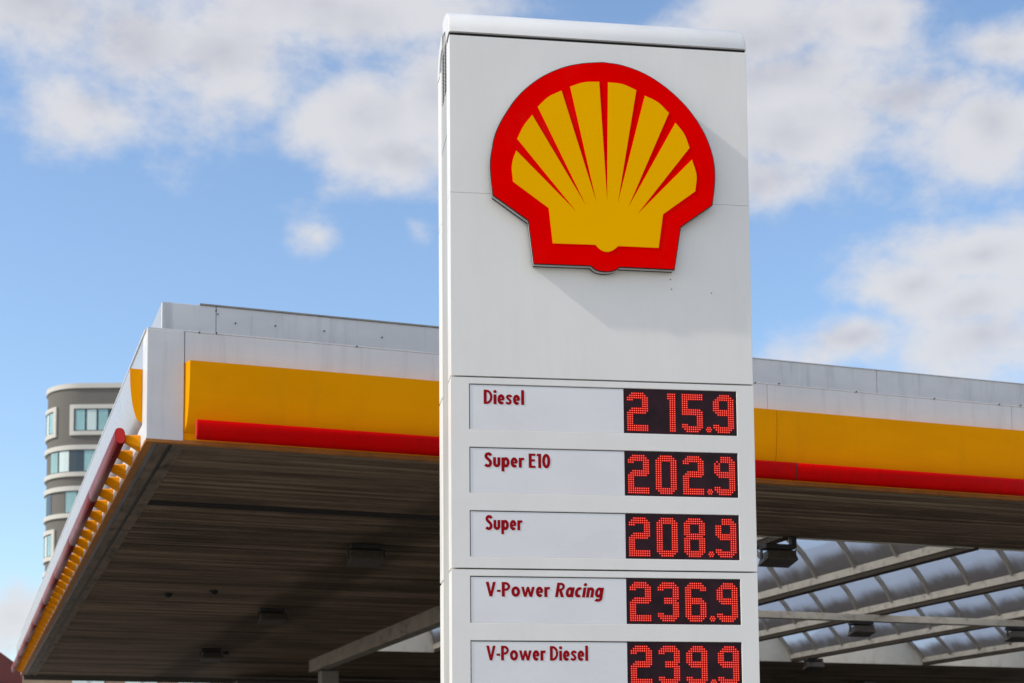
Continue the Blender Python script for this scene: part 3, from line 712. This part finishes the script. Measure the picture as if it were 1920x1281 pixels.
for i in range(len(edges) - 1):
    a, b = edges[i] + 0.05, edges[i + 1] - 0.05
    wdt = b - a; half = wdt / 2
    R = (half * half + RISE * RISE) / (2 * RISE); ang = math.asin(half / R)
    def arc(r, n=16): return [(half + r * math.sin(-ang + 2 * ang * q / n), RISE - R + r * math.cos(-ang + 2 * ang * q / n)) for q in range(n + 1)]
    z0 = ZB + 0.166
    barm = MB(); inner, outer = arc(R - 0.055), arc(R + 0.012)
    barm.loft([[(x, y, z) for x, z in inner + outer[::-1]] for y in (-0.026, 0.026)])
    bar = barm.mesh('glazing_bar', 'glazing_bar')
    pm = MB(); A1 = arc(R); nA = len(A1)
    pm.add([(x, y, z) for y in (0.0, 0.944) for x, z in A1], [(q, q + 1, nA + q + 1, nA + q) for q in range(nA - 1)])
    pane = pm.mesh('glass_pane', 'skylight_glass', True)
    lm = MB(); A = arc(R - 0.002)
    lm.loft([[(x, y, z) for x, z in [(0.0, -0.16)] + A + [(wdt, -0.16)]] for y in (0.0, 0.06)])
    y = 2.29
    ribs = []
    while y < OT1 + 0.2: ribs.append(y); y += 1.0
    ribs = [max(v, OT0 + 0.03) for v in ribs if v > 2.0]
    for q, y in enumerate(ribs):
        link('glazing_bar', bar, skylight, loc=(a, min(y, OT1 - 0.03), z0))
        if q < len(ribs) - 1: 
            yy = y + 0.028
            if yy + 0.944 <= OT1 + 0.1 and q > 0: link('glass_pane', pane, skylight, loc=(a, yy, z0))
            elif q == 0:
                o = link('glass_pane', pane, skylight, loc=(a, yy, z0)); o.scale = (1, (ribs[1] - y - 0.056) / 0.944, 1)
    lo = lm.build('end_wall', 'lunette_cream', skylight, loc=(a, OT1 - 0.005, z0))
    lo2 = link('end_wall', lo.data, skylight, loc=(a, OT0 - 0.085, z0))
# columns
for (cs, ct) in ((5.6, 17.9), (5.48, 6.2), (12.2, 20.5), (19.5, 20.5)):
    top = ZB - 0.241 if cs < 6 else ZB - 0.004
    c = MB().box(cs - 0.17, cs + 0.17, ct - 0.17, ct + 0.17, 0.03, top - 0.03).build('column', 'column_grey', CA, bevel=0.01)
    MB().box(cs - 0.20, cs + 0.20, ct - 0.20, ct + 0.20, top - 0.029, top).build('column_head', 'lamp_grey', c)
# two little sensors under the boards
for x, y in ((1.35, 9.2), (1.91, 8.76), (3.45, 17.2)):
    MB().loft([[(x + r * math.cos(a), y + r * math.sin(a), z) for a in [2 * math.pi * i / 12 for i in range(12)]] for r, z in ((0.06, ZB - 0.001), (0.06, ZB - 0.03), (0.035, ZB - 0.06))]).build('sensor_dome', 'lamp_black', CA)
# ---- floodlights
def cw(s, t, z):
    c, sn = math.cos(CYAW), math.sin(CYAW)
    return (CAN[0] + c * s - sn * t, CAN[1] + sn * s + c * t, z)
def floodlight(s, t, z, label, stem=0.10):
    r = empty('floodlight', cw(s, t, z), CYAW, label, 'floodlight', 'floodlights hung under the canopy')
    MB().box(-0.20, 0.16, -0.09, 0.09, -0.055, -0.001).build('gear_box', 'lamp_black', r, bevel=0.006)
    st = MB(); st.box(-0.222, -0.210, -0.02, 0.02, -0.17, -0.05); st.box(0.198, 0.21, -0.02, 0.02, -0.17, -0.05); st.box(-0.222, 0.21, -0.02, 0.02, -0.068, -0.0555)
    st.build('yoke', 'lamp_black', r)
    h = MB()
    P0 = [(-0.20, -0.11, -0.175), (0.19, -0.11, -0.175), (0.19, 0.13, -0.235), (-0.20, 0.13, -0.235)]
    P1 = [(-0.17, -0.09, -0.075), (0.16, -0.09, -0.075), (0.16, 0.10, -0.09), (-0.17, 0.10, -0.09)]
    h.loft([P0, P1]); hd = h.build('lamp_head', 'lamp_grey', r, bevel=0.008)
    P2 = [(-0.175, -0.095, -0.1815), (0.165, -0.095, -0.1815), (0.165, 0.115, -0.234), (-0.175, 0.115, -0.234)]
    P3 = [(x, y, z + 0.006) for x, y, z in P2]
    MB().loft([P2, P3]).build('lamp_glass', 'lamp_glass', hd)
    return r
floodlight(2.98, 4.5, ZB - 0.001, 'floodlight under the left slatted soffit, nearest of the row of three')
floodlight(3.06, 10.5, ZB - 0.001, 'floodlight under the left slatted soffit, middle of the row of three')
floodlight(3.12, 16.7, ZB - 0.001, 'floodlight under the left slatted soffit, farthest of the row of three')
r = floodlight(7.22, 2.62, ZB - 0.10, 'floodlight on a black bracket at the front edge of the skylight beside the pylon')
MB().box(0.14, 0.20, -0.05, 0.02, -0.03, 0.099).build('drop_bracket', 'lamp_black', r)
floodlight(12.1, 8.78, ZB - 0.106, 'floodlight hanging from the skylight cross beam, left one of the two there')
floodlight(15.05, 8.78, ZB - 0.106, 'floodlight hanging from the skylight cross beam, right one of the two there')
floodlight(15.2, 15.6, ZB + 0.001, 'floodlight low at the rear edge of the skylight by the cream end wall')

# ================================================================== SHOP under the rear of the canopy
sp = empty('station_shop', cw(4.5, 22.0, 0), CYAW, 'dark station shop front far back beneath the canopy', 'shop')
MB().box(0, 21, 0, 1.2, 0.03, 4.45).build('wall', 'shop_dark', sp)
for k in range(7):
    w = MB().box(0.4 + k * 2.9, 2.9 + k * 2.9, -0.03, -0.001, 0.5, 3.2).build('window', 'window_dark', sp)

# ================================================================== TOWER with rounded corner
TX, TY = -33.9, 112.0
tw = empty('apartment_tower', (TX, TY, 0), 0.0, 'grey rounded apartment tower with white window surrounds left of the canopy', 'building')
RC = 3.2; LW, DWD = 26.0, 20.0
def plan(off=0.0, n=14):
    """outline along the visible front: from rear-left, round the corner, along the front (local x right, y back)"""
    P = [(-off, DWD)]
    for i in range(n + 1):
        a = math.pi + math.pi / 2 * i / n
        P.append((RC + (RC + off) * math.cos(a), RC + (RC + off) * math.sin(a)))
    P += [(LW, -off)]
    return P
def ring_prism(off0, off1, z0, z1):
    a, b = plan(off0), plan(off1)[::-1]
    return MB().loft([[(x, y, z) for x, y in a + b] for z in (z0, z1)])
ZTOP = 32.2
full = plan() + [(LW, DWD)]
wall = MB().loft([[(x, y, z) for x, y in full] for z in (0, ZTOP - 0.35)]).build('wall', 'render_grey', tw)
roof = MB().loft([[(x, y, z) for x, y in plan(0.12) + [(LW, DWD)]] for z in (ZTOP - 0.349, ZTOP)]).build('roof_edge', 'band_white', tw)
def arcpt(u, off=0.0):
    """point at run length u along the wall, u=0 at the start of the corner curve (facing left)"""
    L = RC * math.pi / 2
    if u < L:
        a = math.pi + u / RC; return (RC + (RC + off) * math.cos(a), RC + (RC + off) * math.sin(a))
    return (RC + (u - L), -off)
def curved(u0, u1, z0, z1, o0, o1, name, m, parent, n=None):
    n = n or max(2, int((u1 - u0) / 0.35))
    us = [u0 + (u1 - u0) * i / n for i in range(n + 1)]
    P = [arcpt(u, o1) for u in us] + [arcpt(u, o0) for u in us[::-1]]
    return MB().loft([[(x, y, z) for x, y in P] for z in (z0, z1)]).build(name, m, parent)
def window(u0, u1, z0, z1, framed):
    f = curved(u0, u1, z0, z1, 0.004, 0.03, 'window', 'window_dark', tw)
    n = max(2, int(round((u1 - u0) / 0.9))); du = (u1 - u0) / n
    for k in range(n):
        if (k + int(z0)) % 4 == 3: continue
        curved(u0 + k * du + 0.10, u0 + (k + 1) * du - 0.06, z0 + 0.08, z1 - 0.06, 0.031, 0.05, 'pane', 'window_glass' if (k + int(z0 * 3)) % 3 else 'curtain', f)
    if framed:
        t_ = 0.30
        curved(u0 - t_, u1 + t_, z1 + 0.002, z1 + t_, 0.004, 0.14, 'frame', 'band_white', f)
        curved(u0 - t_, u1 + t_, z0 - t_, z0 - 0.002, 0.004, 0.14, 'frame', 'band_white', f)
        curved(u0 - t_, u0 - 0.003, z0 - 0.001, z1 + 0.001, 0.004, 0.14, 'frame', 'band_white', f, 2)
        curved(u1 + 0.003, u1 + t_, z0 - 0.001, z1 + 0.001, 0.004, 0.14, 'frame', 'band_white', f, 2)
    return f
ST = 2.97
zrow = [28.72 - ST * k for k in range(10)]
for k, z in enumerate(zrow):
    z1 = z + 1.62
    if k in (0, 3, 6, 9):
        window(0.4, 2.75, z, z1, True)
        window(4.55, 9.5, z, z1, True)
        window(12.5, 20.5, z, z1, True)
    else:
        if k in (1, 4, 7): sp_ = [(2.3, 6.2), (7.0, 11.2), (12.2, 17.5)]
        else: sp_ = [(0.8, 2.5), (3.9, 7.8), (8.6, 12.2), (13.3, 18.0)]
        for a, b in sp_: window(a, b, z, z1, False)
        ring_prism(0.004, 0.16, z1 + 0.002, z1 + 0.33).build('white_band', 'band_white', tw)
        ring_prism(0.004, 0.16, z - 0.31, z - 0.002).build('white_band', 'band_white', tw)
curved(8.0, 9.6, 30.9, 31.5, 0.004, 0.12, 'sign_board', 'sign_blue', tw)

# low brown building and red-roofed house behind the canopy
lb = empty('low_building', (-18.5, 60.0, 0), 0.0, 'low brown building with pale windows seen under the left canopy edge', 'building')
MB().box(0, 16, 0, 10, 0, 6.9).build('wall', 'wall_brown', lb)
for k in range(7):
    w = MB().box(1.9 + k * 2.0, 3.1 + k * 2.0, -0.05, -0.002, 5.0, 6.55).build('window', 'curtain', lb)
    MB().box(2.45 + k * 2.0, 2.53 + k * 2.0, -0.08, -0.051, 5.0, 6.55).build('window_bar', 'wall_pale', w)
hs = empty('house', (-24.5, 60.0, 0), 0.0, 'house with a red tiled roof at the lower left edge', 'house')
MB().box(0, 4.6, 0, 9, 0, 6.6).build('wall', 'wall_pale', hs)
rf = MB().add([(-0.3, -0.4, 6.55), (4.9, -0.4, 6.55), (4.9, 9.4, 6.55), (-0.3, 9.4, 6.55), (0.9, 4.5, 8.1), (3.7, 4.5, 8.1)],
         [(0, 1, 5, 4), (1, 2, 5), (2, 3, 4, 5), (3, 0, 4), (3, 2, 1, 0)]).build('roof', 'roof_red', hs)
MB().box(3.0, 3.6, 3.0, 3.6, 7.4, 9.0).build('chimney', 'roof_red', rf)
